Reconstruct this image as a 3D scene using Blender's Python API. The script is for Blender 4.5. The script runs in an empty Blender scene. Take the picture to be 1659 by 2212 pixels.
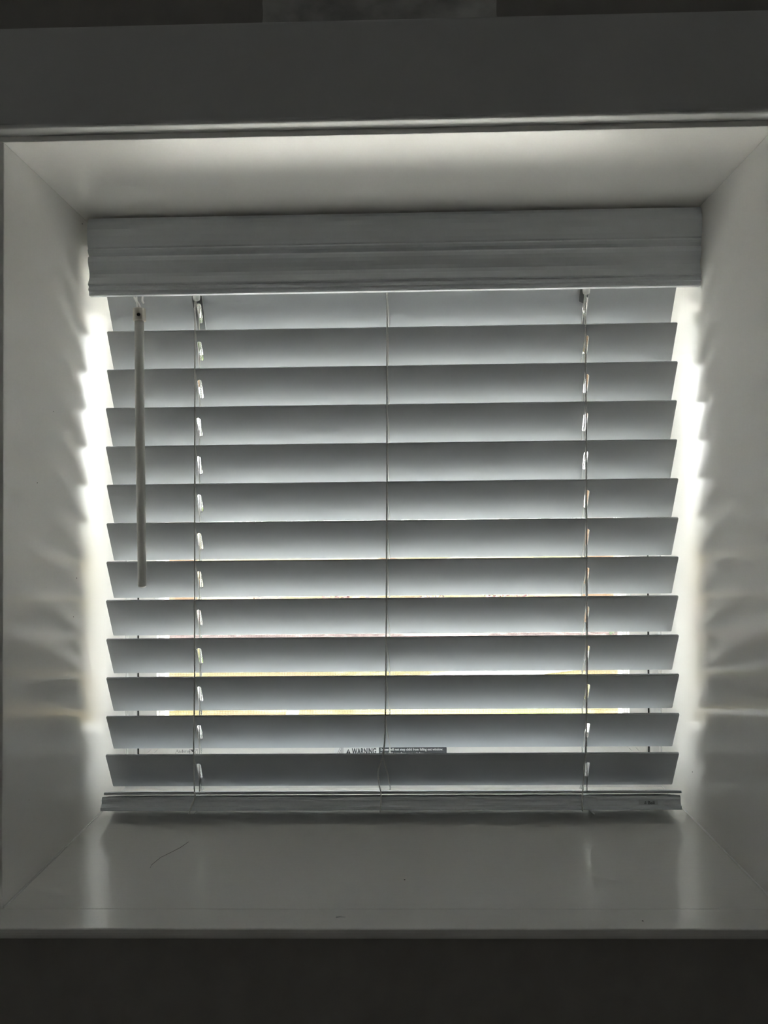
import bpy, bmesh, math, random
from mathutils import Vector, Matrix, noise

random.seed(4)
S = bpy.context.scene
C = S.collection

# ------------------------------------------------------------------ camera
SH = 0.0082            # shear added to the geometry to make the camera fit close: level lines climb 0.47 deg to the right
ZO = 1450.0            # camera height above the room floor, mm
cam_data = bpy.data.cameras.new('camera')
cam_data.sensor_fit = 'HORIZONTAL'
cam_data.sensor_width = 36.0
cam_data.lens = 1661.0 / 1659.0 * 36.0
cam_data.clip_start = 0.02
cam_data.clip_end = 500
cam = bpy.data.objects.new('camera', cam_data)
C.objects.link(cam)
r_ = Vector((0.99976836, 0.02138578, -0.00242258))
u_ = Vector((0.00261762, -0.00909696, 0.9999552))
f_ = Vector((-0.02136279, 0.99972991, 0.00915083))
M4 = Matrix.Identity(4)
for i in range(3):
    M4[i][0] = r_[i]; M4[i][1] = u_[i]; M4[i][2] = -f_[i]
M4.translation = Vector((0.01192, -0.87245, ZO / 1000.0))
cam.matrix_world = M4
S.camera = cam

# ------------------------------------------------------------------ daylight
world = bpy.data.worlds.new('sky')
S.world = world
world.use_nodes = True
wn = world.node_tree
wn.nodes.clear()
# bright hazy overcast: luminance (1 + 2 sin e) / 3 from horizon to zenith
tcw = wn.nodes.new('ShaderNodeTexCoord')
sep = wn.nodes.new('ShaderNodeSeparateXYZ')
wn.links.new(tcw.outputs['Generated'], sep.inputs[0])
ram = wn.nodes.new('ShaderNodeMapRange')
ram.inputs['From Min'].default_value = 0.0; ram.inputs['From Max'].default_value = 1.0
ram.inputs['To Min'].default_value = 0.45; ram.inputs['To Max'].default_value = 1.0
wn.links.new(sep.outputs['Z'], ram.inputs['Value'])
bg = wn.nodes.new('ShaderNodeBackground')
bg.inputs['Color'].default_value = (0.955, 0.98, 1.0, 1)
mulw = wn.nodes.new('ShaderNodeMath'); mulw.operation = 'MULTIPLY'; mulw.inputs[1].default_value = 10.5
wn.links.new(ram.outputs[0], mulw.inputs[0]); wn.links.new(mulw.outputs[0], bg.inputs['Strength'])
wo = wn.nodes.new('ShaderNodeOutputWorld')
wn.links.new(bg.outputs[0], wo.inputs[0])

sun_data = bpy.data.lights.new('sun', 'SUN')
sun_data.energy = 20.5
sun_data.angle = math.radians(0.6)
sun_data.color = (1.0, 0.975, 0.94)
sun = bpy.data.objects.new('sun', sun_data)
C.objects.link(sun)
sun.rotation_euler = Vector((0.12, -0.42, -0.90)).to_track_quat('-Z', 'Y').to_euler()
sun.location = (-2, 6, 12)

S.view_settings.view_transform = 'Standard'
S.view_settings.look = 'None'
S.view_settings.gamma = 1.0
S.view_settings.use_curve_mapping = False
S.view_settings.exposure = 1.95
S.cycles.max_bounces = 14
S.cycles.diffuse_bounces = 10
S.cycles.glossy_bounces = 8
S.cycles.transparent_max_bounces = 16

# ------------------------------------------------------------------ materials
def mat(name, col, rough=0.4, spec=0.5, bump=0.0, scale=(40, 40, 40), dist=0.0004, specks=False,
        vary=0.0, detail=3.0, metal=0.0):
    m = bpy.data.materials.new(name)
    m.use_nodes = True
    nt = m.node_tree
    b = nt.nodes['Principled BSDF']
    b.inputs['Base Color'].default_value = (*col, 1)
    b.inputs['Roughness'].default_value = rough
    b.inputs['Specular IOR Level'].default_value = spec
    b.inputs['Metallic'].default_value = metal
    tc = nt.nodes.new('ShaderNodeTexCoord')
    mp = nt.nodes.new('ShaderNodeMapping')
    mp.inputs['Scale'].default_value = scale
    nt.links.new(tc.outputs['Object'], mp.inputs[0])
    nz = nt.nodes.new('ShaderNodeTexNoise')
    nz.inputs['Scale'].default_value = 1.0
    nz.inputs['Detail'].default_value = detail
    nt.links.new(mp.outputs[0], nz.inputs['Vector'])
    if bump:
        bp = nt.nodes.new('ShaderNodeBump')
        bp.inputs['Strength'].default_value = bump
        bp.inputs['Distance'].default_value = dist
        nt.links.new(nz.outputs['Fac'], bp.inputs['Height'])
        nt.links.new(bp.outputs[0], b.inputs['Normal'])
    last = None
    if vary:
        cr = nt.nodes.new('ShaderNodeValToRGB')
        lo = tuple(max(0, c * (1 - vary)) for c in col); hi = tuple(min(1, c * (1 + vary)) for c in col)
        cr.color_ramp.elements[0].position = 0.3; cr.color_ramp.elements[0].color = (*lo, 1)
        cr.color_ramp.elements[1].position = 0.7; cr.color_ramp.elements[1].color = (*hi, 1)
        nt.links.new(nz.outputs['Fac'], cr.inputs[0])
        last = cr.outputs[0]
    if specks:
        vo = nt.nodes.new('ShaderNodeTexVoronoi')
        vo.inputs['Scale'].default_value = 26.0
        vo.inputs['Randomness'].default_value = 1.0
        nt.links.new(tc.outputs['Object'], vo.inputs['Vector'])
        lt = nt.nodes.new('ShaderNodeMath'); lt.operation = 'LESS_THAN'
        lt.inputs[1].default_value = 0.021
        nt.links.new(vo.outputs['Distance'], lt.inputs[0])
        mx = nt.nodes.new('ShaderNodeMix'); mx.data_type = 'RGBA'
        nt.links.new(lt.outputs[0], mx.inputs[0])
        mx.inputs[6].default_value = (*col, 1)
        if last: nt.links.new(last, mx.inputs[6])
        mx.inputs[7].default_value = (0.06, 0.055, 0.05, 1)
        last = mx.outputs[2]
    if last:
        nt.links.new(last, b.inputs['Base Color'])
    return m

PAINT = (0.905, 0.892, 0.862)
M = {}
M['jamb'] = mat('semi_gloss_paint_brushed_upright', PAINT, 0.23, 0.5, 0.22, (240, 160, 34), 0.0004, specks=True)
M['soffit'] = mat('semi_gloss_paint_head', PAINT, 0.34, 0.5, 0.22, (34, 220, 220), 0.0005)
M['sill'] = mat('semi_gloss_paint_brushed_along', PAINT, 0.17, 0.55, 0.26, (30, 260, 260), 0.0004, specks=True)
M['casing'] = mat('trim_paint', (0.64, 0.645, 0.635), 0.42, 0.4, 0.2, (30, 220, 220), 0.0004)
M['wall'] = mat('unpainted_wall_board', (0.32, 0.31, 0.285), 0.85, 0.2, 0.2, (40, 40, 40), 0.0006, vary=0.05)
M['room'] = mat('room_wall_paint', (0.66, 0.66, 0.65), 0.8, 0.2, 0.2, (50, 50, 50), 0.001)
M['ceiling'] = mat('ceiling_paint', (0.78, 0.78, 0.77), 0.85, 0.2, 0.2, (50, 50, 50), 0.001)
M['floor'] = mat('room_floor', (0.36, 0.32, 0.27), 0.6, 0.3, 0.2, (3, 40, 40), 0.001, vary=0.25)
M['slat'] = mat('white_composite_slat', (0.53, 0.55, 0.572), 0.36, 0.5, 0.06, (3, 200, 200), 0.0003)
M['valance'] = mat('white_composite_valance', (0.715, 0.745, 0.772), 0.40, 0.45, 0.06, (3, 200, 200), 0.0003)
M['cord'] = mat('white_cord', (0.74, 0.74, 0.72), 0.8, 0.2)
M['metal'] = mat('painted_steel', (0.72, 0.73, 0.74), 0.4, 0.5)
M['wand'] = mat('grey_wand_wrap', (0.64, 0.635, 0.61), 0.45, 0.35, 0.25, (300, 300, 60), 0.0004)
M['clip'] = mat('dull_metal_collar', (0.50, 0.48, 0.43), 0.34, 0.5, metal=0.6)
M['dark'] = mat('dark_rubber', (0.02, 0.02, 0.02), 0.6, 0.3)
M['vinyl'] = mat('white_window_frame', (0.87, 0.865, 0.85), 0.35, 0.5, 0.05, (60, 60, 60), 0.0003)
M['scr'] = mat('white_screen_frame', (0.87, 0.85, 0.815), 0.38, 0.5, 0.05, (60, 60, 60), 0.0003)
M['wire'] = mat('dark_fibreglass_wire', (0.05, 0.05, 0.055), 0.5, 0.4)
M['ink'] = mat('dark_print', (0.035, 0.037, 0.042), 0.6, 0.3)
M['stwhite'] = mat('sticker_white', (0.85, 0.85, 0.85), 0.5, 0.3)
M['stgrey'] = mat('sticker_grey', (0.075, 0.08, 0.085), 0.5, 0.3)
M['tagink'] = mat('grey_tag_print', (0.20, 0.21, 0.22), 0.5, 0.3)
M['railtag'] = mat('rail_tag_grey', (0.60, 0.625, 0.64), 0.3, 0.5)
M['plaster'] = mat('old_plaster', (0.50, 0.50, 0.48), 0.9, 0.1, 0.7, (22, 30, 30), 0.002, vary=0.45, detail=5)
M['caulk'] = mat('caulk', (0.82, 0.82, 0.80), 0.3, 0.5)
M['ext'] = mat('added_eave_siding', (0.62, 0.60, 0.55), 0.7, 0.3, 0.2, (2, 2, 60), 0.002)

def clear_mat(name, tint, gloss=0.05, edge=False):
    m = bpy.data.materials.new(name); m.use_nodes = True
    nt = m.node_tree; nt.nodes.clear()
    o = nt.nodes.new('ShaderNodeOutputMaterial')
    t = nt.nodes.new('ShaderNodeBsdfTransparent'); t.inputs[0].default_value = (*tint, 1)
    g = nt.nodes.new('ShaderNodeBsdfGlossy'); g.inputs['Roughness'].default_value = gloss
    fr = nt.nodes.new('ShaderNodeFresnel'); fr.inputs[0].default_value = 1.45
    mx = nt.nodes.new('ShaderNodeMixShader')
    nt.links.new(fr.outputs[0], mx.inputs[0]); nt.links.new(t.outputs[0], mx.inputs[1])
    nt.links.new(g.outputs[0], mx.inputs[2]); nt.links.new(mx.outputs[0], o.inputs[0])
    return m
M['glass'] = clear_mat('window_glass', (0.955, 0.96, 0.945), 0.0)
M['clear'] = clear_mat('clear_plastic', (0.90, 0.90, 0.90), 0.1)
m = clear_mat('clear_plastic_edge', (0.95, 0.95, 0.95), 0.2)
M['edge'] = mat('frosted_plastic_edge', (0.86, 0.86, 0.84), 0.3, 0.5)

M['paper'] = mat('thin_white_paper', (0.85, 0.85, 0.84), 0.6, 0.2)
_nt = M['paper'].node_tree
_tr = _nt.nodes.new('ShaderNodeBsdfTranslucent'); _tr.inputs[0].default_value = (.8, .8, .79, 1)
_mx = _nt.nodes.new('ShaderNodeMixShader'); _mx.inputs[0].default_value = 0.5
_nt.links.new(_nt.nodes['Principled BSDF'].outputs[0], _mx.inputs[1]); _nt.links.new(_tr.outputs[0], _mx.inputs[2])
_nt.links.new(_mx.outputs[0], [n for n in _nt.nodes if n.type == 'OUTPUT_MATERIAL'][0].inputs[0])

# ------------------------------------------------------------------ mesh helpers (millimetres, x right, y outward, z up from camera height)
W = {}                                   # world position of each object, metres

def place(o, parent, wpos):
    W[o.name] = Vector(wpos)
    o.parent = parent
    o.location = W[o.name] - (W[parent.name] if parent else Vector((0, 0, 0)))

def empty(name, mm, parent=None):
    o = bpy.data.objects.new(name, None)
    o.empty_display_size = 0.05
    C.objects.link(o)
    place(o, parent, P(mm))
    return o

def P(v):                                # mm -> metres, with the shear added for the camera fit
    return Vector((v[0] / 1000.0, v[1] / 1000.0, (v[2] + SH * v[0] + ZO) / 1000.0))

def build(name, bm, material, parent=None, origin=(0, 0, 0), smooth=False, shear=True):
    """bmesh in mm (absolute) -> object whose origin is `origin` (mm)."""
    bmesh.ops.recalc_face_normals(bm, faces=bm.faces[:])
    org = P(origin)
    for v in bm.verts:
        if shear:
            v.co = P(v.co) - org
        else:
            v.co = Vector((v.co.x, v.co.y, v.co.z + ZO)) / 1000.0 - org
    me = bpy.data.meshes.new(name)
    bm.to_mesh(me); bm.free()
    if smooth:
        for p in me.polygons: p.use_smooth = True
    me.materials.append(material)
    o = bpy.data.objects.new(name, me)
    C.objects.link(o)
    place(o, parent, org)
    return o

def same(name, src, parent, mm_from, mm_to):
    o = src.copy(); o.name = name
    C.objects.link(o)
    d = P(mm_to) - P(mm_from)
    place(o, parent, W[src.name] + d)
    return o

def tag(o, label=None, cat=None, group=None, kind=None):
    if label: o['label'] = label
    if cat: o['category'] = cat
    if group: o['group'] = group
    if kind: o['kind'] = kind
    return o

def box(bm, x0, x1, y0, y1, z0, z1, bev=0.0, seg=2):
    r = bmesh.ops.create_cube(bm, size=1.0)
    vs = r['verts']
    for v in vs:
        v.co = Vector((x0 + (v.co.x + .5) * (x1 - x0), y0 + (v.co.y + .5) * (y1 - y0), z0 + (v.co.z + .5) * (z1 - z0)))
    if bev:
        es = set()
        for v in vs:
            for e in v.link_edges: es.add(e)
        bmesh.ops.bevel(bm, geom=list(es), offset=bev, segments=seg, affect='EDGES', profile=0.5)
    return bm

def nbox(*a, **k):
    bm = bmesh.new(); box(bm, *a, **k); return bm

def prism(bm, prof, x0, x1, axis='x'):
    """closed profile extruded; axis x: prof=(y,z); axis z: prof=(x,y)"""
    def co(p, t):
        if axis == 'x': return Vector((t, p[0], p[1]))
        if axis == 'z': return Vector((p[0], p[1], t))
        return Vector((p[0], t, p[1]))
    a = [bm.verts.new(co(p, x0)) for p in prof]
    b = [bm.verts.new(co(p, x1)) for p in prof]
    n = len(prof)
    for i in range(n):
        bm.faces.new((a[i], a[(i + 1) % n], b[(i + 1) % n], b[i]))
    bm.faces.new(a); bm.faces.new(b[::-1])
    return bm

def tube(bm, pts, r, n=6, caps=True):
    pts = [Vector(p) for p in pts]
    rings = []
    up = Vector((0, 1, 0.13)).normalized()
    for i, p in enumerate(pts):
        t = (pts[min(i + 1, len(pts) - 1)] - pts[max(i - 1, 0)])
        if t.length < 1e-9: t = Vector((0, 0, 1))
        t.normalize()
        a = up.cross(t)
        if a.length < 1e-4: a = Vector((1, 0, 0)).cross(t)
        a.normalize(); b = t.cross(a)
        rr = r[i] if isinstance(r, (list, tuple)) else r
        rings.append([bm.verts.new(p + (a * math.cos(2 * math.pi * k / n) + b * math.sin(2 * math.pi * k / n)) * rr) for k in range(n)])
    for i in range(len(rings) - 1):
        for k in range(n):
            bm.faces.new((rings[i][k], rings[i][(k + 1) % n], rings[i + 1][(k + 1) % n], rings[i + 1][k]))
    if caps:
        bm.faces.new(rings[0][::-1]); bm.faces.new(rings[-1])
    return bm

def resample(pts, step):
    """Catmull-Rom through pts, about `step` mm apart"""
    pts = [Vector(p) for p in pts]
    out = []
    for i in range(len(pts) - 1):
        p0 = pts[max(i - 1, 0)]; p1 = pts[i]; p2 = pts[i + 1]; p3 = pts[min(i + 2, len(pts) - 1)]
        n = max(1, int((p2 - p1).length / step))
        for k in range(n):
            t = k / n
            out.append(0.5 * ((2 * p1) + (-p0 + p2) * t + (2 * p0 - 5 * p1 + 4 * p2 - p3) * t * t + (-p0 + 3 * p1 - 3 * p2 + p3) * t ** 3))
    out.append(pts[-1])
    return out

def twist(bm, pts, r=0.56, off=0.5, pitch=3.6):
    """a cord of two strands wound round each other"""
    cl = resample(pts, 0.55)
    for ph in (0, math.pi):
        q = []; s = 0.0
        for i, p in enumerate(cl):
            if i: s += (p - cl[i - 1]).length
            a = 2 * math.pi * s / pitch + ph
            q.append(p + Vector((math.cos(a), math.sin(a), 0)) * off)
        tube(bm, q, r, 5)
    return bm

def lathe(bm, prof, centre, n=24, axis=Vector((0, 0, 1))):
    """prof = [(r, h)] about the z direction through centre"""
    q = Vector((0, 0, 1)).rotation_difference(axis)
    rings = []
    for r, h in prof:
        rings.append([bm.verts.new(Vector(centre) + q @ Vector((r * math.cos(2 * math.pi * k / n), r * math.sin(2 * math.pi * k / n), h))) for k in range(n)])
    for i in range(len(rings) - 1):
        for k in range(n):
            bm.faces.new((rings[i][k], rings[i][(k + 1) % n], rings[i + 1][(k + 1) % n], rings[i + 1][k]))
    bm.faces.new(rings[0][::-1]); bm.faces.new(rings[-1])
    return bm

def poly_plate(bm, pts, y0, y1):
    """flat outline (x,z) given thickness in y"""
    prism(bm, pts, y0, y1, axis='y')
    return bm

def rrect(x0, x1, z0, z1, r, n=5, corners='all'):
    out = []
    cs = [(x1 - r, z1 - r, 0, 'tr'), (x0 + r, z1 - r, 90, 'tl'), (x0 + r, z0 + r, 180, 'bl'), (x1 - r, z0 + r, 270, 'br')]
    sq = {'tr': (x1, z1), 'tl': (x0, z1), 'bl': (x0, z0), 'br': (x1, z0)}
    for cx, cz, a, nm in cs:
        if corners != 'all' and nm not in corners:
            out.append(sq[nm]); continue
        for k in range(n + 1):
            t = math.radians(a + 90 * k / n)
            out.append((cx + r * math.cos(t), cz + r * math.sin(t)))
    return out

def curve_mesh(outlines, extrude, bevel=0.0, res=2, offset=0.0):
    """filled 2-D outlines (holes allowed) -> bmesh in the xy plane"""
    cu = bpy.data.curves.new('outline', 'CURVE')
    cu.dimensions = '2D'; cu.fill_mode = 'BOTH'
    cu.extrude = extrude; cu.bevel_depth = bevel; cu.bevel_resolution = res; cu.offset = offset
    for ol in outlines:
        sp = cu.splines.new('POLY'); sp.points.add(len(ol) - 1); sp.use_cyclic_u = True
        for p, c in zip(sp.points, ol): p.co = (c[0], c[1], 0, 1)
    ob = bpy.data.objects.new('outline', cu); C.objects.link(ob)
    me = bpy.data.meshes.new_from_object(ob)
    bm = bmesh.new(); bm.from_mesh(me)
    bpy.data.objects.remove(ob); bpy.data.curves.remove(cu); bpy.data.meshes.remove(me)
    bmesh.ops.remove_doubles(bm, verts=bm.verts[:], dist=1e-4)
    return bm

def text_bm(txt, size, width=None, bold=0.0, extrude=0.03):
    """lettering laid out from (0,0), baseline on y=0; cap height = size; stretched to `width`"""
    cu = bpy.data.curves.new('lettering', 'FONT')
    cu.body = txt; cu.size = 1.0; cu.offset = bold; cu.extrude = 0.0; cu.resolution_u = 3
    ob = bpy.data.objects.new('lettering', cu); C.objects.link(ob)
    me = bpy.data.meshes.new_from_object(ob)
    bm = bmesh.new(); bm.from_mesh(me)
    bpy.data.objects.remove(ob); bpy.data.curves.remove(cu); bpy.data.meshes.remove(me)
    xs = [v.co.x for v in bm.verts]
    k = size / 0.69
    sx = (width / (max(xs) - min(xs))) if width else k
    x0 = min(xs)
    for v in bm.verts:
        v.co = Vector(((v.co.x - x0) * sx, v.co.y * k, 0))
    return bm

def lay(bm, x, y, z, T=None):
    """stand flat lettering up: (u,v) -> (x+u, y, z+v)"""
    for v in bm.verts:
        v.co = Vector((x + v.co.x, y - v.co.z, z + v.co.y)) if T is None else T(v.co)
    return bm

# ------------------------------------------------------------------ dimensions of the opening (mm)
XL, XR = -340.3, 340.3
ZT, ZB = 339.2, -340.7
YF = -198.0            # room face of the wall
YW = 106.0             # where the lining meets the window frame
YE = 200.0             # outside face of the wall
LT = 19.0              # lining board thickness

# ------------------------------------------------------------------ room shell
RX0, RX1, RY0, FZ, CZ = -1700.0, 1900.0, -3400.0, -1450.0, 1000.0
bm = bmesh.new()
ox0, ox1, oz0, oz1 = XL - LT, XR + LT, ZB - LT, ZT + LT
box(bm, RX0, ox0, YF, YE, FZ, CZ)
box(bm, ox1, RX1, YF, YE, FZ, CZ)
box(bm, ox0, ox1, YF, YE, FZ, oz0)
box(bm, ox0, ox1, YF, YE, oz1, CZ)
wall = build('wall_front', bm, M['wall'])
tag(wall, 'dark bare wall around and above the window casing', kind='structure')
BWX0, BWX1, BWZ0, BWZ1 = -600.0, -330.0, 180.0, 450.0        # small window opening added behind the viewer as fill light
bm = bmesh.new()
box(bm, RX0 - 100, BWX0, RY0 - 100, RY0, FZ, CZ); box(bm, BWX1, RX1 + 100, RY0 - 100, RY0, FZ, CZ)
box(bm, BWX0, BWX1, RY0 - 100, RY0, FZ, BWZ0); box(bm, BWX0, BWX1, RY0 - 100, RY0, BWZ1, CZ)
tag(build('wall_back', bm, M['room'], shear=False), 'plain grey wall behind the viewer', kind='structure')
fill_win = empty('fill_window', ((BWX0 + BWX1) / 2, RY0 - 50, BWZ0))
tag(fill_win, 'small unseen window added behind the viewer to fill the room with daylight', kind='structure')
for zz in (BWZ0, BWZ1 - 35):
    build('frame_rail', nbox(BWX0, BWX1, RY0 - 80, RY0 - 30, zz, zz + 35, bev=2), M['vinyl'], fill_win, ((BWX0 + BWX1) / 2, RY0 - 50, BWZ0), shear=False)
for xx in (BWX0, BWX1 - 35):
    build('frame_stile', nbox(xx, xx + 35, RY0 - 80, RY0 - 30, BWZ0 + 35, BWZ1 - 35, bev=2), M['vinyl'], fill_win, ((BWX0 + BWX1) / 2, RY0 - 50, BWZ0), shear=False)
build('glass_pane', nbox(BWX0 + 35, BWX1 - 35, RY0 - 57, RY0 - 53, BWZ0 + 35, BWZ1 - 35), M['glass'], fill_win, ((BWX0 + BWX1) / 2, RY0 - 50, BWZ0), shear=False)
tag(build('wall_left', nbox(RX0 - 100, RX0, RY0, YE, FZ, CZ), M['room'], shear=False), 'plain grey side wall of the dark room', kind='structure')
tag(build('wall_right', nbox(RX1, RX1 + 100, RY0, YE, FZ, CZ), M['room'], shear=False), 'plain grey side wall opposite of the dark room', kind='structure')
tag(build('floor', nbox(RX0 - 100, RX1 + 100, RY0 - 100, YE, FZ - 100, FZ - 16), M['floor'], shear=False), 'brown floor of the dark room', kind='structure')
tag(build('ceiling', nbox(RX0 - 100, RX1 + 100, RY0 - 100, YE, CZ + 16, CZ + 116), M['ceiling'], shear=False), 'off-white ceiling of the dark room', kind='structure')

# rough plaster patch on the wall right above the casing
n = 40
edge = []
for k in range(n + 1):
    x = -108.5 + 206 * k / n
    edge.append((x, 433.0 + 1.0 * noise.noise((x * .05, 3, 0))))
for k in range(12):
    z = 436 + 74 * k / 11
    edge.append((97.5 + 2.0 * noise.noise((z * .15, 9, 0)), z))
for k in range(n + 1):
    x = 97.5 - 206 * k / n
    edge.append((x, 514 + 5 * noise.noise((x * .04, 7, 0))))
for k in range(12):
    z = 510 - 74 * k / 11
    edge.append((-108.5 + 2.0 * noise.noise((z * .15, 1, 0)), z))
bm = bmesh.new(); poly_plate(bm, edge, YF - 2.5, YF + 0.5)
pp = build('plaster_patch', bm, M['plaster'], wall, (0, YF, 433))
pp['label'] = 'grey blotchy plaster patch above the casing'

# ------------------------------------------------------------------ casing, linings, sill
TC = 16.0                                  # casing thickness
def casing_profile(a, b):                  # (distance from opening, y): flat board with eased edges
    y0, y1 = YF, YF - TC
    e = 3.5
    pr = [(a, y0)]
    for k in range(5):
        t = math.radians(90 * k / 4)
        pr.append((a + e - e * math.cos(t), y1 + e - e * math.sin(t)))
    for k in range(5):
        t = math.radians(90 * k / 4)
        pr.append((b - e + e * math.sin(t), y1 + e - e * math.cos(t)))
    pr.append((b, y0))
    return pr
RV, CW = 4.8, 88.0
def mitred(name, ring, side):
    """one length of casing with 45 degree ends; ring maps profile to the four sides"""
    bm = bmesh.new()
    pr = casing_profile(RV, RV + CW)
    def pt(d, y, end):
        if side == 'top':
            return Vector(((XR + d) if end else (XL - d), y, ZT + d))
        x = (XL - d) if side == 'left' else (XR + d)
        return Vector((x, y, (ZT + d) if end else ZB))
    A = [bm.verts.new(pt(d, y, 0)) for d, y in pr]
    B = [bm.verts.new(pt(d, y, 1)) for d, y in pr]
    k = len(pr)
    for i in range(k):
        bm.faces.new((A[i], A[(i + 1) % k], B[(i + 1) % k], B[i]))
    bm.faces.new(A); bm.faces.new(B[::-1])
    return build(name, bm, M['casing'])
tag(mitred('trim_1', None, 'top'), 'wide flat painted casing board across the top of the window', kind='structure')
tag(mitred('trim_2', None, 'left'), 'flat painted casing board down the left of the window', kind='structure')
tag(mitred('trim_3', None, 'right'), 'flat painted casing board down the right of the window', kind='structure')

tag(build('trim_4', nbox(XL - LT, XR + LT, YF, YW, ZT, ZT + LT, bev=0.8), M['soffit']), 'white painted head lining of the deep window recess', kind='structure')
tag(build('trim_5', nbox(XL - LT, XL, YF, YW, ZB - LT, ZT, bev=0.8), M['jamb']), 'glossy white left side lining of the window recess', kind='structure')
tag(build('trim_6', nbox(XR, XR + LT, YF, YW, ZB - LT, ZT, bev=0.8), M['jamb']), 'glossy white right side lining of the window recess', kind='structure')

sill = empty('trim_7', (0, YF, ZB - LT))
tag(sill, 'glossy white window sill with a projecting rounded front edge', kind='structure')
build('sill_board', nbox(XL, XR, YF + 0.4, YW, ZB - LT, ZB, bev=0.5), M['sill'], sill, (0, YF, ZB - LT))
# front nosing with a rounded edge
YN = -230.3
NT = 13.0
pr = [(YF, ZB - NT), (YF, ZB)]
for k in range(6):                          # crisp upper edge, then the front curls back underneath
    t = math.radians(90 - 70 * k / 5); pr.append((YN + 1.4 - 1.4 * math.cos(t), ZB - 1.4 + 1.4 * math.sin(t)))
for k in range(1, 8):
    t = math.radians(90 * k / 7); pr.append((YN + 0.2 + 11.0 * (1 - math.cos(t)), ZB - 1.2 - (NT - 1.2) * math.sin(t)))
bm = bmesh.new(); prism(bm, pr, -470, 470)
build('sill_nosing', bm, M['sill'], sill, (0, YF, ZB - LT))
for s in (-1, 1):
    bm = bmesh.new()
    pts = [(s * (XR - 0.3), y, ZB + 0.3) for y in [YF + 2 + (YW - YF - 4) * k / 40 for k in range(41)]]
    rr = [1.1 + 0.5 * noise.noise((k * .37, s * 3, 0)) for k in range(41)]
    tube(bm, pts, rr, 8)
    build('caulk_bead', bm, M['caulk'], sill, (s * XR, YF, ZB), smooth=True)
# hairline crack in the paint, and a nick in the nosing
bm = bmesh.new()
tube(bm, [(-214, -57, ZB), (-219, -72, ZB), (-227, -86, ZB), (-232, -94, ZB), (-236, -112, ZB), (-235, -118, ZB)], 0.22, 4)
build('paint_crack', bm, M['ink'], sill, (-220, -80, ZB))
bm = bmesh.new()
tube(bm, [(-44, -212, ZB), (-41, -211, ZB), (-36, -211.5, ZB)], [0.9, 0.6, 0.2], 6)
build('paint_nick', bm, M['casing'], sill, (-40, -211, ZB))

# ------------------------------------------------------------------ window unit
win = empty('window_1', (0, YW, ZB))
tag(win, 'white framed window with glass and insect screen behind the blind', kind='structure')
SX, SZ0, SZ1 = 325.0, -308.5, 308.5        # outer edge of the insect screen
FO = 359.0                                  # outer edge of the frame
def frame_prof(sgn):
    # (distance outward, y) of the frame's stepped face
    return [(FO, YW), (338.8, YW), (338.2, YW + 5), (331.5, YW + 6), (331.0, YW + 2), (326.2, YW + 2), (326.0, YW + 20),
            (318.0, YW + 20), (318.0, YE - 5), (FO, YE - 5)]
def frame_member(side):
    bm = bmesh.new()
    pr = frame_prof(1)
    dz = 326.0 - 309.5
    def pt(d, y, end):
        zt = (d - dz) if d < 350 else d
        if side in ('left', 'right'):
            s = -1 if side == 'left' else 1
            return Vector((s * d, y, zt if end else -zt))
        s = -1 if side == 'bottom' else 1
        return Vector((d if end else -d, y, s * zt))
    A = [bm.verts.new(pt(d, y, 0)) for d, y in pr]; B = [bm.verts.new(pt(d, y, 1)) for d, y in pr]
    k = len(pr)
    for i in range(k): bm.faces.new((A[i], A[(i + 1) % k], B[(i + 1) % k], B[i]))
    bm.faces.new(A); bm.faces.new(B[::-1])
    return build({'left': 'frame_jamb', 'right': 'frame_jamb', 'top': 'frame_head', 'bottom': 'frame_sill'}[side], bm, M['vinyl'], win, (0, YW, ZB))
for s in ('left', 'right', 'top', 'bottom'): frame_member(s)
# dark gasket deep in the joint round the screen
for s in (-1, 1):
    build('gasket', nbox(min(s * 325.1, s * 325.9), max(s * 325.1, s * 325.9), YW + 3, YW + 18, -309, 309), M['dark'], win, (0, YW, ZB))
# sash
GX, GZ = 305.0, 279.0
for s in (-1, 1):
    build('sash_stile', nbox(min(s * GX, s * 317.5), max(s * GX, s * 317.5), 132, 176, -300, 300, bev=1.5), M['vinyl'], win, (0, YW, ZB))
    build('sash_rail', nbox(-GX, GX, 132, 176, min(s * GZ, s * 300), max(s * GZ, s * 300), bev=1.5), M['vinyl'], win, (0, YW, ZB))
build('glass_pane', nbox(-GX, GX, 153, 156, -GZ, GZ), M['glass'], win, (0, YW, ZB))

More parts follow.
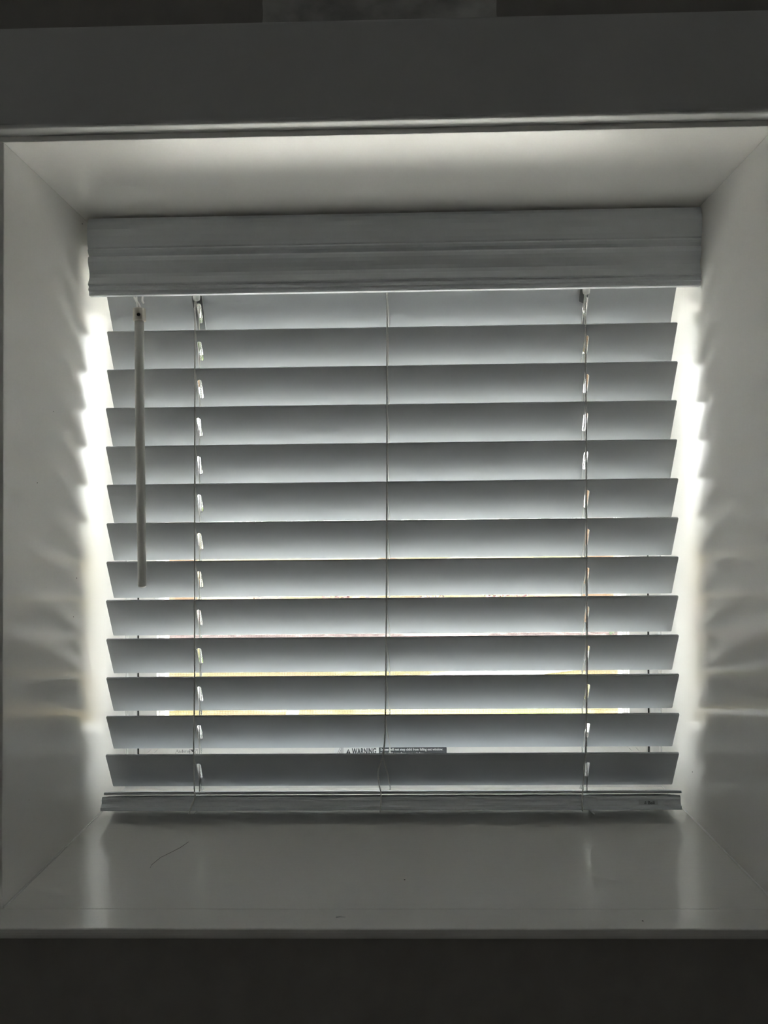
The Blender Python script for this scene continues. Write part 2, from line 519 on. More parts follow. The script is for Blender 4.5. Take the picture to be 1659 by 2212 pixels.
# insect screen
scr = empty('insect_screen', (0, YW, SZ0), win)
SW = 23.0                                   # width of the screen's frame
Y0, Y1 = YW + 6, YW + 14
g = 0.35
k1, k2 = 8.5, 17.5                          # ends of the corner pieces along the outer edge
def plate(name, pts, material=M['scr'], y0=Y0, y1=Y1, par=scr):
    bm = bmesh.new(); poly_plate(bm, pts, y0, y1)
    return build(name, bm, material, par, (0, YW, SZ0))
xi, zi0, zi1 = SX - SW, SZ0 + SW, SZ1 - SW
for s in (-1, 1):
    # upright members, their ends cut at 45 degrees
    plate('screen_stile', [(s * SX, SZ0 + g), (s * xi, zi0 + g), (s * xi, zi1 - g), (s * SX, SZ1 - g)])
    # bottom / top members and the corner keys beside each mitre
    z, zi = (SZ0, zi0) if s < 0 else (SZ1, zi1)
    plate('screen_rail', [(-SX + k1 + 2 * g, z), (SX - k1 - 2 * g, z), (xi - k1 - 2 * g, zi), (-xi + k1 + 2 * g, zi)])
    for q in (-1, 1):
        plate('corner_key', [(q * (SX - g), z), (q * (SX - k1 + g * 0), z), (q * (xi - k1), zi), (q * (xi - g), zi)])
    # plunger knob on the upright
    bm = bmesh.new(); lathe(bm, [(2.0, 0), (3.6, 1.5), (3.6, 4), (2.4, 5.5)], (s * 300, Y0, -98), 14, Vector((0, -1, 0)))
    build('plunger_knob', bm, M['stwhite'], scr, (0, YW, SZ0))
# woven wires
bm = bmesh.new()
pitch = 1.46
n = int(2 * xi / pitch)
def wire(a, b, r=0.125):
    a = Vector(a); b = Vector(b)
    d = Vector((1, 0, 0)) if abs(a.x - b.x) < 1e-6 else Vector((0, 0, 1))
    e = Vector((0, 1, 0))
    va = [bm.verts.new(a + d * r), bm.verts.new(a + e * r), bm.verts.new(a - d * r), bm.verts.new(a - e * r)]
    vb = [bm.verts.new(b + d * r), bm.verts.new(b + e * r), bm.verts.new(b - d * r), bm.verts.new(b - e * r)]
    for i in range(4): bm.faces.new((va[i], va[(i + 1) % 4], vb[(i + 1) % 4], vb[i]))
YM = YW + 12
for k in range(1, n):
    x = -xi + 2 * xi * k / n
    wire((x, YM, zi0), (x, YM, zi1))
n = int((zi1 - zi0) / pitch)
for k in range(1, n):
    z = zi0 + (zi1 - zi0) * k / n
    wire((-xi, YM + .25, z), (xi, YM + .25, z))
wm = build('wire_mesh', bm, M['wire'], scr, (0, YW, SZ0))
wm['kind'] = 'stuff'; wm['label'] = 'fine dark insect mesh'
# white paper tab on the mesh
plate('paper_tab', [(-136.5, -251.5), (-120.0, -251.5), (-117.5, -240), (-133.5, -240)], M['paper'], YM - 1.0, YM - 0.5)

# maker's name, serif letters drawn as strokes
bm = bmesh.new()
def stroke(p, q, w):
    p = Vector((p[0], p[1])); q = Vector((q[0], q[1])); d = (q - p).normalized(); nrm = Vector((-d.y, d.x)) * w / 2
    vs = [p + nrm, q + nrm, q - nrm, p - nrm]
    bm.faces.new([bm.verts.new(Vector((v.x, v.y, 0))) for v in vs])
def arc(c, rx, rz, a0, a1, w, seg=10):
    for k in range(seg):
        t0 = math.radians(a0 + (a1 - a0) * k / seg); t1 = math.radians(a0 + (a1 - a0) * (k + 1) / seg)
        stroke((c[0] + rx * math.cos(t0), c[1] + rz * math.sin(t0)), (c[0] + rx * math.cos(t1), c[1] + rz * math.sin(t1)), w)
th, tk = 0.20, 0.42
x = 0.0
xh = 2.3
def serif(cx, z, h=0.55): stroke((cx - h, z), (cx + h, z), 0.18)
# A with a long swash
stroke((x - .5, -1.0), (x + 1.7, 3.8), th); stroke((x + 1.6, 3.8), (x + 3.3, 0), tk); stroke((x + .4, 1.3), (x + 2.6, 1.3), th); serif(x + 3.3, .05); serif(x - .5, -1.0, .4)
x = 4.1
def letter_n(x):
    stroke((x + .3, 0), (x + .3, xh), tk); stroke((x - .2, xh), (x + .3, xh), .2); serif(x + .3, .05)
    arc((x + 1.1, xh - .85), .8, .8, 180, 0, th); stroke((x + 1.9, 0), (x + 1.9, xh - .8), tk); serif(x + 1.9, .05)
def letter_e(x):
    arc((x + 1.0, xh / 2), .9, xh / 2, 20, 325, th + .08); stroke((x + .2, xh / 2 + .1), (x + 1.85, xh / 2 + .1), th)
letter_n(x); x += 2.75
arc((x + 1.0, xh / 2), .9, xh / 2, 0, 360, th + .1); stroke((x + 1.95, 0), (x + 1.95, 3.7), tk); serif(x + 2.1, .05, .35); stroke((x + 1.5, 3.6), (x + 1.95, 3.6), .2); x += 2.75
letter_e(x); x += 2.3
stroke((x + .3, 0), (x + .3, xh), tk); serif(x + .3, .05); arc((x + 1.1, xh - .7), .8, .7, 180, 60, th + .1); x += 1.9
arc((x + .75, xh * .73), .55, xh * .25, 40, 270, th + .08); arc((x + .75, xh * .25), .6, xh * .25, 90, -140, th + .08); x += 1.7
letter_e(x); x += 2.3
letter_n(x)
lay(bm, -277.2, Y0 - 0.06, -297.0)
build('name_print', bm, M['ink'], scr, (0, YW, SZ0))
# small square emblem with a bird-like wedge
bm = bmesh.new()
for a, b in (((0, 0), (10, 0)), ((10, 0), (10, 5.8)), ((10, 5.8), (0, 5.8)), ((0, 5.8), (0, 0))): stroke(a, b, 0.28)
bm.faces.new([bm.verts.new(Vector((p[0], p[1], 0))) for p in ((.9, 5.0), (4.8, 5.0), (6.2, 3.4), (5.2, 1.6), (3.6, 2.1), (2.6, 3.6))])
bm.faces.new([bm.verts.new(Vector((p[0], p[1], 0))) for p in ((6.9, 1.4), (7.9, 1.4), (7.9, .6), (6.9, .6))])
stroke((6.0, .8), (9.3, 5.0), .25); stroke((7.6, 3.4), (9.3, 5.0), .3)
lay(bm, -259.5, Y0 - 0.06, -298.6)
build('emblem_print', bm, M['ink'], scr, (0, YW, SZ0))

# warning sticker
st_z1, st_z0 = -290.0, -307.0
plate('warning_sticker', rrect(-73.5, 70.3, st_z0, st_z1, 2.4), M['stwhite'], Y0 - 0.12, Y0)
plate('sticker_panel', rrect(-16.3, 70.0, st_z0 + .3, st_z1 - .3, 2.4, corners=('tr', 'br')), M['stgrey'], Y0 - 0.16, Y0 - 0.1)
def lettering(name, txt, x, z, cap, width, material, bold):
    b = text_bm(txt, cap, width, bold)
    lay(b, x, Y0 - 0.2, z)
    return build(name, b, material, scr, (0, YW, SZ0))
lettering('warning_print', 'WARNING', -51.0, -299.8, 7.2, 31.2, M['stgrey'], 0.035)
lettering('advice_print', 'Screen will not stop child from falling out window.', -14.3, -295.6, 3.0, 79.7, M['stwhite'], 0.03)
lettering('advice_print', 'Keep child away from open window.', -14.3, -300.6, 3.0, 56.0, M['stwhite'], 0.03)
# warning triangle with exclamation mark
bm = bmesh.new()
tri = [(-58.6, -299.8), (-52.2, -299.8), (-55.4, -293.4)]
bm.faces.new([bm.verts.new(Vector((p[0], Y0 - .2, p[1]))) for p in tri])
build('triangle_print', bm, M['stgrey'], scr, (0, YW, SZ0))
bm = bmesh.new()
for q in ([(-55.8, -295.4), (-55.0, -295.4), (-55.2, -298.0), (-55.6, -298.0)], [(-55.75, -298.4), (-55.05, -298.4), (-55.05, -299.1), (-55.75, -299.1)]):
    bm.faces.new([bm.verts.new(Vector((p[0], Y0 - .26, p[1]))) for p in q])
build('exclamation_print', bm, M['stwhite'], scr, (0, YW, SZ0))
# outline pictogram: open window sash and a tipping figure
bm = bmesh.new()
for a, b in (((0, -9), (5, 2.2)), ((5, 2.2), (5.6, 2.2)), ((5.6, 2.2), (5.6, -9)), ((1.8, -9), (5.4, -1.6)), ((6.6, 2.2), (6.6, -9)), ((7.3, 2.2), (7.3, -9)), ((8.4, 2.2), (8.4, -9)), ((6.6, 2.2), (8.4, 2.2)), ((3, -6), (7, -6.6)), ((4, -4.5), (5.6, -7))):
    stroke(a, b, 0.32)
lay(bm, -70.5, Y0 - 0.2, -293.0)
build('pictogram_print', bm, M['stgrey'], scr, (0, YW, SZ0))

# ------------------------------------------------------------------ the blind
BX = 0.0
blind = empty('window_blind', (0, 12, ZB))
tag(blind, 'white wide-slat horizontal blind with moulded valance, hung inside the window recess', 'blind')
B0 = (0, 12, ZB)
# valance: moulded profile, (forward mm, mm down from top)
vp = [(5.2, 0), (7.4, 4), (8.9, 9), (9.6, 14), (9.5, 21), (8.6, 28), (7.4, 32.6), (6.2, 34.0), (7.4, 35.2), (7.6, 36.4), (6.4, 38.8), (4.2, 41.0), (3.4, 41.8),
      (5.8, 42.6), (7.0, 45), (7.1, 48.5), (5.8, 52.5), (3.6, 57), (2.4, 61), (2.7, 65), (4.6, 69), (6.2, 71.8), (6.8, 73.2), (6.2, 74.4), (4.2, 75.0), (4.3, 76.4), (5.6, 78.0), (5.6, 79.8), (3.6, 80.6), (3.6, 82.2), (4.0, 83.6), (3.0, 85.1)]
VY, VT = -25.0, 336.5
prof = [(VY - a, VT - d) for a, d in vp] + [(VY + 3, VT - 85.1), (VY + 4, VT - 84), (VY + 4, VT - 1), (VY + 3, VT)]
bm = bmesh.new(); prism(bm, prof, 3.5 - 336.4, 3.5 + 336.4)
build('valance', bm, M['valance'], blind, B0)
# headrail: folded steel channel
bm = bmesh.new()
box(bm, -324, 324, -18, 38, 292, 293.2); box(bm, -324, 324, -18, -16.8, 293.2, 334); box(bm, -324, 324, 36.8, 38, 293.2, 334)
box(bm, -324, 324, -16.8, -10, 332.8, 334); box(bm, -324, 324, 30, 36.8, 332.8, 334)
build('headrail', bm, M['metal'], blind, B0)
for s in (-1, 1):
    bm = bmesh.new()
    box(bm, min(s * 324.2, s * 330), max(s * 324.2, s * 330), -20, 40, 290, ZT - 0.2)
    build('mounting_bracket', bm, M['metal'], blind, B0)

# slats
SL = 324.4
DEP, DROP = 23.69, 43.13
tilt = math.atan2(DROP, DEP)
SWD = math.hypot(DEP, DROP)
LX = (-222.0, -4.0, 221.6)                      # the three cord ladders
SLOT = (-219.6, 224.0)                          # centres of the routed slots
def slot_outline(cx, w=2.3, h=11.3):
    out = []
    for k in range(9):
        t = math.radians(180 * k / 8); out.append((cx + w * math.cos(t), h - w + w * math.sin(t)))
    for k in range(9):
        t = math.radians(180 + 180 * k / 8); out.append((cx + w * math.cos(t), -h + w + w * math.sin(t)))
    return out
def slat_bm(tl, cy, cz, holes=True):
    bv = 0.7
    ol = [rrect(-SL, SL, -SWD / 2, SWD / 2, 1.2, 3)]
    if holes: ol += [slot_outline(c) for c in SLOT]
    b = curve_mesh(ol, 1.35 - bv, bv, 2, -bv)
    c, s = math.cos(tl), math.sin(tl)
    for v in b.verts:
        X, Y, Z = v.co
        v.co = Vector((X, cy + c * Y + s * Z, cz - s * Y + c * Z))
    return b
Z0 = 218.35
PITCH = 44.0
NS = 13
def slat_c(k): return (DEP / 2, Z0 - PITCH * k - DROP / 2)
cy, cz = slat_c(-1)
proto = build('slat', slat_bm(tilt, cy, cz), M['slat'], blind, (0, cy, cz))
slats = [proto]
rs = random.Random(2)
for k in range(0, 12):
    c2 = slat_c(k)
    slats.append(same('slat', proto, blind, (0, cy, cz), (rs.uniform(-.7, .7), c2[0], c2[1])))

# bottom rail: the front is held up, the back rests on the sill
RA = math.radians(18.0)
RFY, RFZ = -12.6, -324.8                        # front bottom edge
def RT(u, v):                                   # rail frame: u outward, v up
    return (RFY + u * math.cos(RA) + v * math.sin(RA), RFZ - u * math.sin(RA) + v * math.cos(RA))
rp = [(1.2, 0), (0.2, .8), (0, 2.0), (0.1, 3.6), (0.9, 4.6), (1.9, 5.2), (2.1, 7.5), (1.9, 9.6), (1.3, 10.4), (0.9, 11.2), (0.9, 13.2), (1.6, 14.6), (3.0, 15.2),
      (46, 15.2), (48, 14), (48.8, 11), (48.8, 3), (48, .8), (47, 0)]
bm = bmesh.new(); prism(bm, [RT(u, v) for u, v in rp], -1.9 - SL, -1.9 + SL)
rail = build('bottom_rail', bm, M['valance'], blind, B0)
ty, tz = RT(24.5, 15.2 + 2.0 + 1.35)
sl = build('slat', slat_bm(RA, ty, tz, True), M['slat'], blind, (0, ty, tz))
slats.append(sl)
# maker's tag on the rail front
def RTX(x, u, v): yy, zz = RT(u, v); return Vector((x, yy, zz))
bm = bmesh.new()
q = [RTX(276.0, 1.95, 4.9), RTX(297.0, 1.95, 4.9), RTX(297.0, 1.75, 10.6), RTX(276.0, 1.75, 10.6)]
q2 = [p + Vector((0, -0.35, 0.02)) for p in q]
va = [bm.verts.new(p) for p in q]; vb = [bm.verts.new(p) for p in q2]
for i in range(4): bm.faces.new((va[i], va[(i + 1) % 4], vb[(i + 1) % 4], vb[i]))
bm.faces.new(va[::-1]); bm.faces.new(vb)
rt = build('maker_tag', bm, M['railtag'], rail, B0)
bmx = text_bm('Bali', 3.2, 7.6, 0.03)
for v in bmx.verts:
    v.co = RTX(286.0 + v.co.x, 1.85, 6.0 + v.co.y) + Vector((0, -0.5, 0))
build('tag_print', bmx, M['tagink'], rail, B0)
bm = bmesh.new()
for i in range(3):                              # little fanned leaf mark before the word
    a = [(0 + i * .5, 0.2 + i * 1.05), (2.6 - i * .1, 0.2 + i * 1.05), (3.2 - i * .1, 0.9 + i * 1.05), (1.0 + i * .5, 0.9 + i * 1.05)]
    bm.faces.new([bm.verts.new(RTX(281.4 + p[0], 1.85, 6.0 + p[1]) + Vector((0, -0.5, 0))) for p in a])
build('leaf_print', bm, M['tagink'], rail, B0)

# cord ladders: twisted front cord, twisted back cord, one rung under each slat
tail = {
    0: [(-222.0, -1.6, 262), (-222.1, -1.6, 100), (-222.4, -1.6, -100), (-222.4, -1.6, -176), (-223.4, -1.8, -262), (-222.0, -5.0, -292), (-220.0, -11.4, -302.5),
        (-218.8, -13.0, -308.5), (-221.4, -14.2, -316), (-224.6, -15.0, -324.5), (-225.6, -15.2, -327.0)],
    1: [(-2.6, -1.6, 262), (-3.2, -1.6, 60), (-3.8, -1.6, -41), (-5.6, -1.6, -221), (-8.1, -1.8, -264), (-13.6, -5.5, -283), (-12.4, -9.5, -297.5), (-10.6, -12.8, -304.5),
        (-10.5, -12.6, -312), (-11.0, -14.6, -320), (-11.6, -15.0, -326)],
    2: [(221.6, -1.6, 262), (221.6, -1.6, 0), (221.3, -1.6, -178), (219.2, -1.8, -264), (217.5, -3.4, -277), (214.9, -8.5, -298), (213.0, -12.8, -305),
        (212.5, -12.4, -312), (212.3, -14.4, -320), (212.2, -15.0, -325)],
}
for i in range(3):
    bm = bmesh.new(); twist(bm, tail[i])
    o = build('ladder_cord', bm, M['cord'], blind, B0, smooth=True)
    o['label'] = 'twisted white cord down the front of the slats'
    xr = LX[i] + (3.0 if i == 1 else 0.3)
    bm = bmesh.new(); twist(bm, [(xr, DEP + 1.8, 260), (xr, DEP + 1.8, 0), (xr, DEP + 1.8, -285), (xr, 33, -312), (xr, 36.5, -318)], pitch=5)
    build('ladder_cord', bm, M['cord'], blind, B0, smooth=True)
    def fx(z):                                  # x of the front cord at height z
        t = tail[i]
        for a, b in zip(t, t[1:]):
            if a[2] >= z >= b[2]: return a[0] + (b[0] - a[0]) * (a[2] - z) / (a[2] - b[2])
        return t[0][0]
    nn = (-math.sin(tilt), -math.cos(tilt))     # room side of a slat
    for k in range(-1, 12):
        zf = Z0 - PITCH * k
        xa = fx(zf)
        bm = bmesh.new()
        p = []
        o1 = 2.2
        for t in [0, .12, .3, .5, .7, .88, 1.0]:
            yy = DEP * t + nn[0] * o1; zz = zf - DROP * t + nn[1] * o1
            sx = 0.5 * math.sin(k * 2.1 + t * 6) * (0 if t in (0, 1.0) else 1)
            p.append((xa + (xr - xa) * t + sx, yy, zz))
        p = [(xa, -1.6, zf + .8)] + p + [(xr, DEP + 1.8, zf - DROP + .6)]
        rr = 0.62 if i != 1 else 0.8
        tube(bm, resample(p, 5), rr, 6)
        build('rung', bm, M['cord'], blind, B0, smooth=True)
    # lift cord through the routed slots (outer ladders only)
    if i != 1:
        xs = SLOT[0 if i == 0 else 1] - 0.6
        bm = bmesh.new()
        p = [(xs, DEP / 2, 292)]
        for k in range(-1, 12):
            p.append((xs + 0.5 * math.sin(k * 1.7 + i), DEP / 2, slat_c(k)[1]))
        p.append((xs, 10.5, -315))
        tube(bm, resample(p, 6), 0.62, 6)
        o = build('lift_cord', bm, M['cord'], blind, B0, smooth=True)
# cut ends of the cords poking out under the rail
for a, b in (((-219.4, 2, -329.2), (-223.8, 1, -333.6)), ((223.2, 2, -329.4), (229.0, 0, -334.2))):
    bm = bmesh.new(); tube(bm, [a, b], 0.75, 6)
    build('cord_end', bm, M['cord'], rail, B0)

# clear plastic guides lying on the first slat, with their white studs
for s, x0, x1 in ((-1, -226.4, -214.4), (1, 214.5, 226.0)):
    zf = Z0 + PITCH
    def onslat(x, t, off): return Vector((x, DEP * t - math.sin(tilt) * off, zf - DROP * t - math.cos(tilt) * off))
    ol = [(x0, -.15), (x1, -.15), (x1, 1.1), (x1 - 3, 1.12), (x1 - 3, .97), (x1 - 9.5, .97), (x1 - 9.5, .40), (x0, .36)] if s < 0 else \
         [(x0 + 1, -.15), (x1, -.15), (x1 + .5, 1.1), (x0 - 2, 1.12), (x0 - 2, .97), (x0 + 7, .97), (x0 + 7, .42), (x0 + 1, .36)]
    bm = bmesh.new()
    va = [bm.verts.new(onslat(x, t, 1.7)) for x, t in ol]; vb = [bm.verts.new(onslat(x, t, 2.6)) for x, t in ol]
    nv = len(ol)
    for i in range(nv): bm.faces.new((va[i], va[(i + 1) % nv], vb[(i + 1) % nv], vb[i]))
    bm.faces.new(va[::-1]); bm.faces.new(vb)
    cg = build('cord_guide', bm, M['clear'], blind, B0)
    cg['label'] = 'clear plastic cord guide under the valance'
    bm = bmesh.new()
    ed = ol[1:3] if s < 0 else ol[1:3]
    tube(bm, [onslat(x, t, 2.6) for x, t in ed], 0.28, 5)
    build('guide_edge', bm, M['edge'], cg, B0)
    bm = bmesh.new(); tube(bm, [onslat(x, t, 2.6) for x, t in ol[4:6]], 0.4, 5)
    build('guide_lip', bm, M['edge'], cg, B0)
    bm = bmesh.new(); tube(bm, [onslat(x, t, 2.6) for x, t in (ol[6], ol[7], ol[0])], 0.2, 5)
    build('guide_edge', bm, M['edge'], cg, B0)
    bm = bmesh.new(); lathe(bm, [(1.5, 0), (3.6, 1), (4.2, 4), (4.2, 9), (3, 11)], ((-219.5 if s < 0 else 221.8), -4.5, 250.5), 16)
    build('guide_stud', bm, M['edge'], cg, B0, smooth=True)

# tilt wand
bm = bmesh.new()
wp = [(-281.8, -14.0, 229), (-281.6, -14.0, 190), (-281.2, -13, 102), (-280.6, -11, 20), (-279.7, -10, -72)]
path = resample(wp, 8)
rads = [5.1 - 0.35 * min(1, max(0, (60 - p.z) / 130.0)) for p in path]
path += [Vector((-279.7, -10, -73.2)), Vector((-279.7, -10, -74.2)), Vector((-279.7, -10, -74.7))]
rads += [4.5, 3.3, 1.2]
tube(bm, path, rads, 20)
wand = build('tilt_wand', bm, M['wand'], blind, B0, smooth=True)
wand['label'] = 'grey tilt wand hanging at the left of the blind'
bm = bmesh.new()
lathe(bm, [(5.4, 0), (6.4, .2), (7.0, 1.0), (7.0, 13.6), (6.5, 14.4), (4.2, 14.6), (4.2, 13.6)], (-281.6, -14.0, 225.6), 28)
cl = build('wand_collar', bm, M['clip'], wand, B0, smooth=True)
bm = bmesh.new()
lathe(bm, [(2.7, 0), (2.7, .7), (2.0, .8), (1.9, .1)], (-280.2, -20.7, 231.6), 16, Vector((0.2, -1, 0)).normalized())
build('collar_ring', bm, M['clip'], wand, B0)
bm = bmesh.new()
lathe(bm, [(1.9, 0), (1.9, .35), (.5, .5)], (-280.2, -20.7, 231.4), 16, Vector((0.2, -1, 0)).normalized())
build('collar_screw', bm, M['dark'], wand, B0)
bm = bmesh.new()
tube(bm, resample([(-289.5, -9, 268), (-289, -10, 256), (-286.6, -12, 250.5), (-282.4, -14, 245), (-280.6, -14, 239), (-281, -14, 232)], 1.5), 1.25, 8)
tube(bm, resample([(-286.5, -9, 268), (-285.8, -11, 254), (-284.6, -13.5, 247), (-284.0, -14, 239)], 1.5), 0.9, 8)
build('wand_hook', bm, M['edge'], wand, B0, smooth=True)
bm = bmesh.new()
tube(bm, resample([(-277.6, -9, 268), (-278.4, -12, 256), (-278.4, -14, 250), (-277.4, -15.4, 247), (-276.2, -16.4, 246)], 1.2), 1.2, 8)
build('wand_hook', bm, M['edge'], wand, B0, smooth=True)
bm = bmesh.new()
box(bm, -296, -270, -24, -19, 262, 290, bev=1)
build('tilter_housing', bm, M['metal'], blind, B0)

# ------------------------------------------------------------------ outside
def ground_mat():
    m = bpy.data.materials.new('sunlit_yard'); m.use_nodes = True
    nt = m.node_tree; b = nt.nodes['Principled BSDF']; b.inputs['Roughness'].default_value = 0.9
    b.inputs['Specular IOR Level'].default_value = 0.1
    tc = nt.nodes.new('ShaderNodeTexCoord')
    n1 = nt.nodes.new('ShaderNodeTexNoise'); n1.inputs['Scale'].default_value = 0.55; n1.inputs['Detail'].default_value = 4
    nt.links.new(tc.outputs['Object'], n1.inputs['Vector'])
    cr = nt.nodes.new('ShaderNodeValToRGB')
    e = cr.color_ramp.elements
    e[0].position = .30; e[0].color = (.032, .046, .010, 1)
    e[1].position = .72; e[1].color = (.058, .044, .030, 1)
    x = e.new(.45); x.color = (.058, .048, .019, 1)
    x = e.new(.58); x.color = (.066, .046, .020, 1)
    nt.links.new(n1.outputs['Fac'], cr.inputs[0])
    nt.links.new(cr.outputs[0], b.inputs['Base Color'])
    n2 = nt.nodes.new('ShaderNodeTexNoise'); n2.inputs['Scale'].default_value = 30
    nt.links.new(tc.outputs['Object'], n2.inputs['Vector'])
    bp = nt.nodes.new('ShaderNodeBump'); bp.inputs['Strength'].default_value = .5; bp.inputs['Distance'].default_value = .03
    nt.links.new(n2.outputs['Fac'], bp.inputs['Height']); nt.links.new(bp.outputs[0], b.inputs['Normal'])
    return m
GZM = -1600.0
bm = nbox(-45000, 45000, YE, 90000, GZM - 200, GZM)
tag(build('ground', bm, ground_mat(), shear=False), 'sunlit yellow-green yard seen in slivers between the lower slats', kind='structure')
M['bounce_strip'] = mat('bounce_gravel', (.85, .83, .785), .9, .1, .6, (60, 60, 60), .01, vary=.12)  # gravel added out of view to bounce sunlight up through the slats
tag(build('bounce_strip', nbox(-5000, 5000, YE, YE + 3300, GZM, GZM + 25), M['bounce_strip'], shear=False), 'pale gravel strip added along the house to bounce sunlight up to the window', kind='structure')
tag(build('added_eave', nbox(RX0 - 300, RX1 + 300, YE, YE + 640, 560, 640), M['ext'], shear=False), 'unseen overhang added above the window to keep direct sun off it', kind='structure')  # unseen eave added to shade the window from direct sun
M['path'] = mat('pale_concrete', (.22, .215, .21), .9, .1, .3, (3, 3, 3), .01, vary=.1)
M['mulch'] = mat('dark_mulch', (.05, .036, .033), .95, .1, .5, (9, 9, 9), .03, vary=.5)
bm = bmesh.new()
pts = [(-3400, 5200), (200, 6000), (900, 6300), (1500, 7100), (2600, 7700), (4000, 8000), (4000, 8700), (2200, 8300), (1000, 7500), (300, 6900), (-3400, 6100)]
prism(bm, pts, GZM, GZM + 30, axis='z')
tag(build('garden_path', bm, M['path'], shear=False), 'pale path crossing the sunlit yard outside the window', kind='structure')
bm = bmesh.new()
pts = [(-6500, 9300), (-1200, 8900), (300, 8500), (3200, 9000), (7000, 9400), (7000, 12800), (1000, 12300), (-6500, 12800)]
prism(bm, pts, GZM, GZM + 40, axis='z')
tag(build('garden_bed', bm, M['mulch'], shear=False), 'dark mulched flower bed beyond the yard', kind='structure')

def leaf_material(name, a, b_):
    m = bpy.data.materials.new(name); m.use_nodes = True
    nt = m.node_tree; b = nt.nodes['Principled BSDF']; b.inputs['Roughness'].default_value = .6
    tc = nt.nodes.new('ShaderNodeTexCoord'); n1 = nt.nodes.new('ShaderNodeTexNoise'); n1.inputs['Scale'].default_value = 6
    nt.links.new(tc.outputs['Object'], n1.inputs['Vector'])
    cr = nt.nodes.new('ShaderNodeValToRGB'); cr.color_ramp.elements[0].position = .4; cr.color_ramp.elements[1].position = .62
    cr.color_ramp.elements[0].color = (*a, 1); cr.color_ramp.elements[1].color = (*b_, 1)
    nt.links.new(n1.outputs['Fac'], cr.inputs[0]); nt.links.new(cr.outputs[0], b.inputs['Base Color'])
    return m
M['plum'] = leaf_material('plum_leaves', (.03, .022, .026), (.12, .04, .035))
M['green'] = leaf_material('green_leaves', (.02, .04, .01), (.09, .13, .025))
M['twig'] = mat('twig', (.12, .08, .05), .9, .1)

def shrub(name, x, y, w, h, material, seed, label, cat, group, n=900):
    rnd = random.Random(seed)
    root = empty(name, (x, y, GZM - SH * x))
    tag(root, label, cat, group)
    bm = bmesh.new()
    for i in range(n):
        while True:
            p = Vector((rnd.uniform(-1, 1), rnd.uniform(-1, 1), rnd.uniform(-.85, 1)))
            if .35 < p.length < 1: break
        lump = 1 + .22 * noise.noise(p * 2.2 + Vector((seed, 0, 0)))
        c = Vector((p.x * w * lump, p.y * w * lump, h * .52 + p.z * h * .5 * lump))
        d = Vector((rnd.gauss(0, 1), rnd.gauss(0, 1), rnd.gauss(.4, .6))).normalized()
        e = d.orthogonal().normalized()
        L = rnd.uniform(.045, .075) * (w + h) * .5
        q = [c - d * L, c + e * L * .42, c + d * L, c - e * L * .42]
        bm.faces.new([bm.verts.new(Vector((x, y, GZM)) + v) for v in q])
    f = build('foliage', bm, material, root, (x, y, GZM - SH * x), shear=False)
    f['kind'] = 'stuff'
    bm = bmesh.new()
    for i in range(5):
        a = rnd.uniform(0, 6.28)
        tube(bm, [(x, y, GZM), (x + math.cos(a) * w * .25, y + math.sin(a) * w * .25, GZM + h * .35), (x + math.cos(a) * w * .5, y + math.sin(a) * w * .5, GZM + h * .7)], [14, 9, 4], 5)
    build('stems', bm, M['twig'], root, (x, y, GZM - SH * x), shear=False)
    return root
ORD = ['leftmost', 'second from left', 'third from left', 'fourth from left', 'fifth from left', 'sixth from left', 'seventh from left', 'eighth from left', 'rightmost']
for i, x in enumerate((-6200, -4700, -1900, -700, 500, 1600)):
    shrub('garden_shrub', x, 10300 + 350 * math.sin(i * 1.9), 500, 560 + 90 * math.sin(i * 2.7), M['plum'], 11 + i,
          'low dark plum-coloured shrub in the flower bed, %s of its row' % ORD[i], 'shrub', 'plum shrubs in the garden bed', 700)
shrub('garden_shrub', 3250, 9300, 700, 620, M['green'], 40, 'rounded green shrub in the bed, seen past the right cord', 'shrub', None, 800)
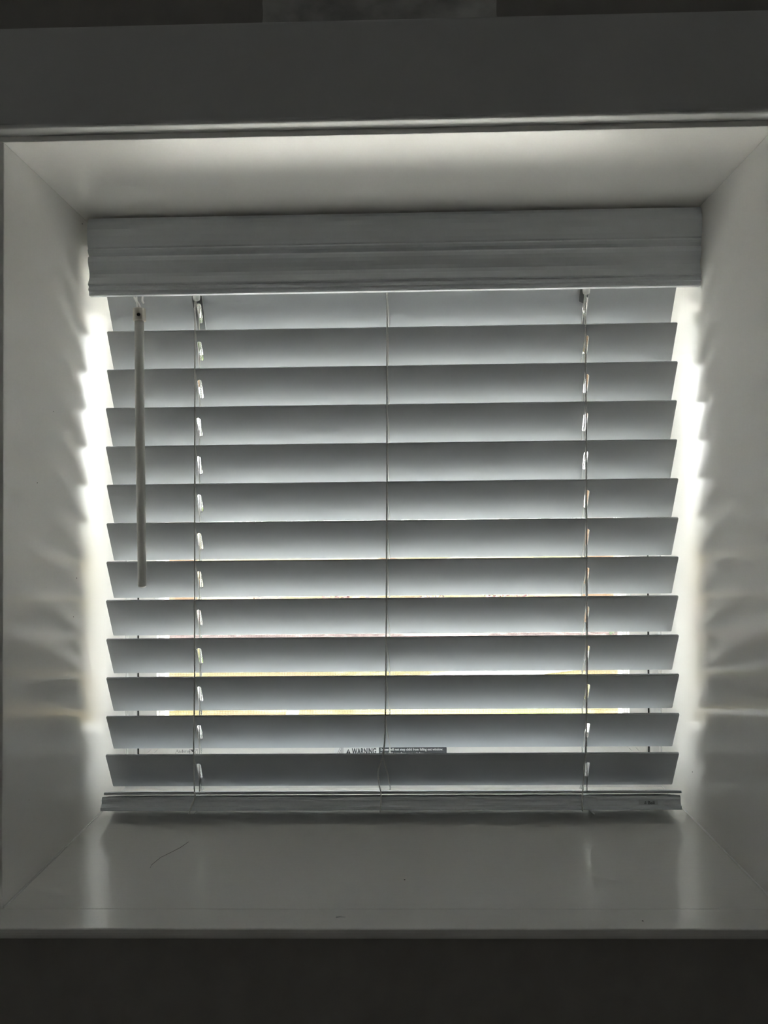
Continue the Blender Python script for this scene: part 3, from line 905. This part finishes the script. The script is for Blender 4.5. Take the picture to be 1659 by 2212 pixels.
for i in range(9):
    shrub('hedge_bush', -22000 + i * 5600, 33000 + 900 * math.sin(i * 1.3), 2100, 3600 + 700 * math.sin(i * 2.1), M['green'], 60 + i,
          'tall green bush in the far hedge, %s of its row' % ORD[i], 'bush', 'hedge bushes at the far edge of the yard', 900)

# broad trees added to the yard; their crowns shade the ground beyond the gravel
def added_shade_tree(x, y, h, w, seed, label):
    rnd = random.Random(seed)
    root = empty('added_shade_tree', (x, y, GZM - SH * x))
    tag(root, label, 'tree', 'trees added to shade the yard')
    org = (x, y, GZM - SH * x)
    bm = bmesh.new()
    tube(bm, [(x, y, GZM), (x + 60, y, GZM + h * .3), (x - 40, y + 50, GZM + h * .6), (x, y, GZM + h * .9)], [240, 190, 130, 50], 10)
    trunk = build('trunk', bm, M['twig'], root, org, shear=False)
    for i in range(9):
        a = i * 2.4; z0 = h * (.42 + .05 * i)
        bm = bmesh.new()
        tube(bm, [(x, y, GZM + z0), (x + math.cos(a) * w * .4, y + math.sin(a) * w * .4, GZM + z0 + h * .12), (x + math.cos(a) * w * .8, y + math.sin(a) * w * .8, GZM + z0 + h * .18)], [80, 50, 18], 6)
        build('branch', bm, M['twig'], root, org, shear=False)
    bm = bmesh.new()
    for i in range(4600):
        while True:
            p = Vector((rnd.uniform(-1, 1), rnd.uniform(-1, 1), rnd.uniform(-1, 1)))
            if p.length < 1: break
        c = Vector((x + p.x * w, y + p.y * w, GZM + h * .72 + p.z * h * .28))
        d = Vector((rnd.gauss(0, 1), rnd.gauss(0, 1), rnd.gauss(0, .5))).normalized(); e = d.orthogonal().normalized()
        L = rnd.uniform(110, 190)
        bm.faces.new([bm.verts.new(v) for v in (c - d * L, c + e * L * .5, c + d * L, c - e * L * .5)])
    f = build('foliage', bm, M['green'], root, org, shear=False)
    f['kind'] = 'stuff'
added_shade_tree(-3250, 10500, 8200, 3000, 91, 'broad leafy tree added left of the window view to shade the yard')
added_shade_tree(2950, 10700, 8600, 3000, 92, 'broad leafy tree added right of the window view to shade the yard')
added_shade_tree(-300, 17400, 9400, 3300, 93, 'broad leafy tree added farthest back, behind the flower bed, for shade')
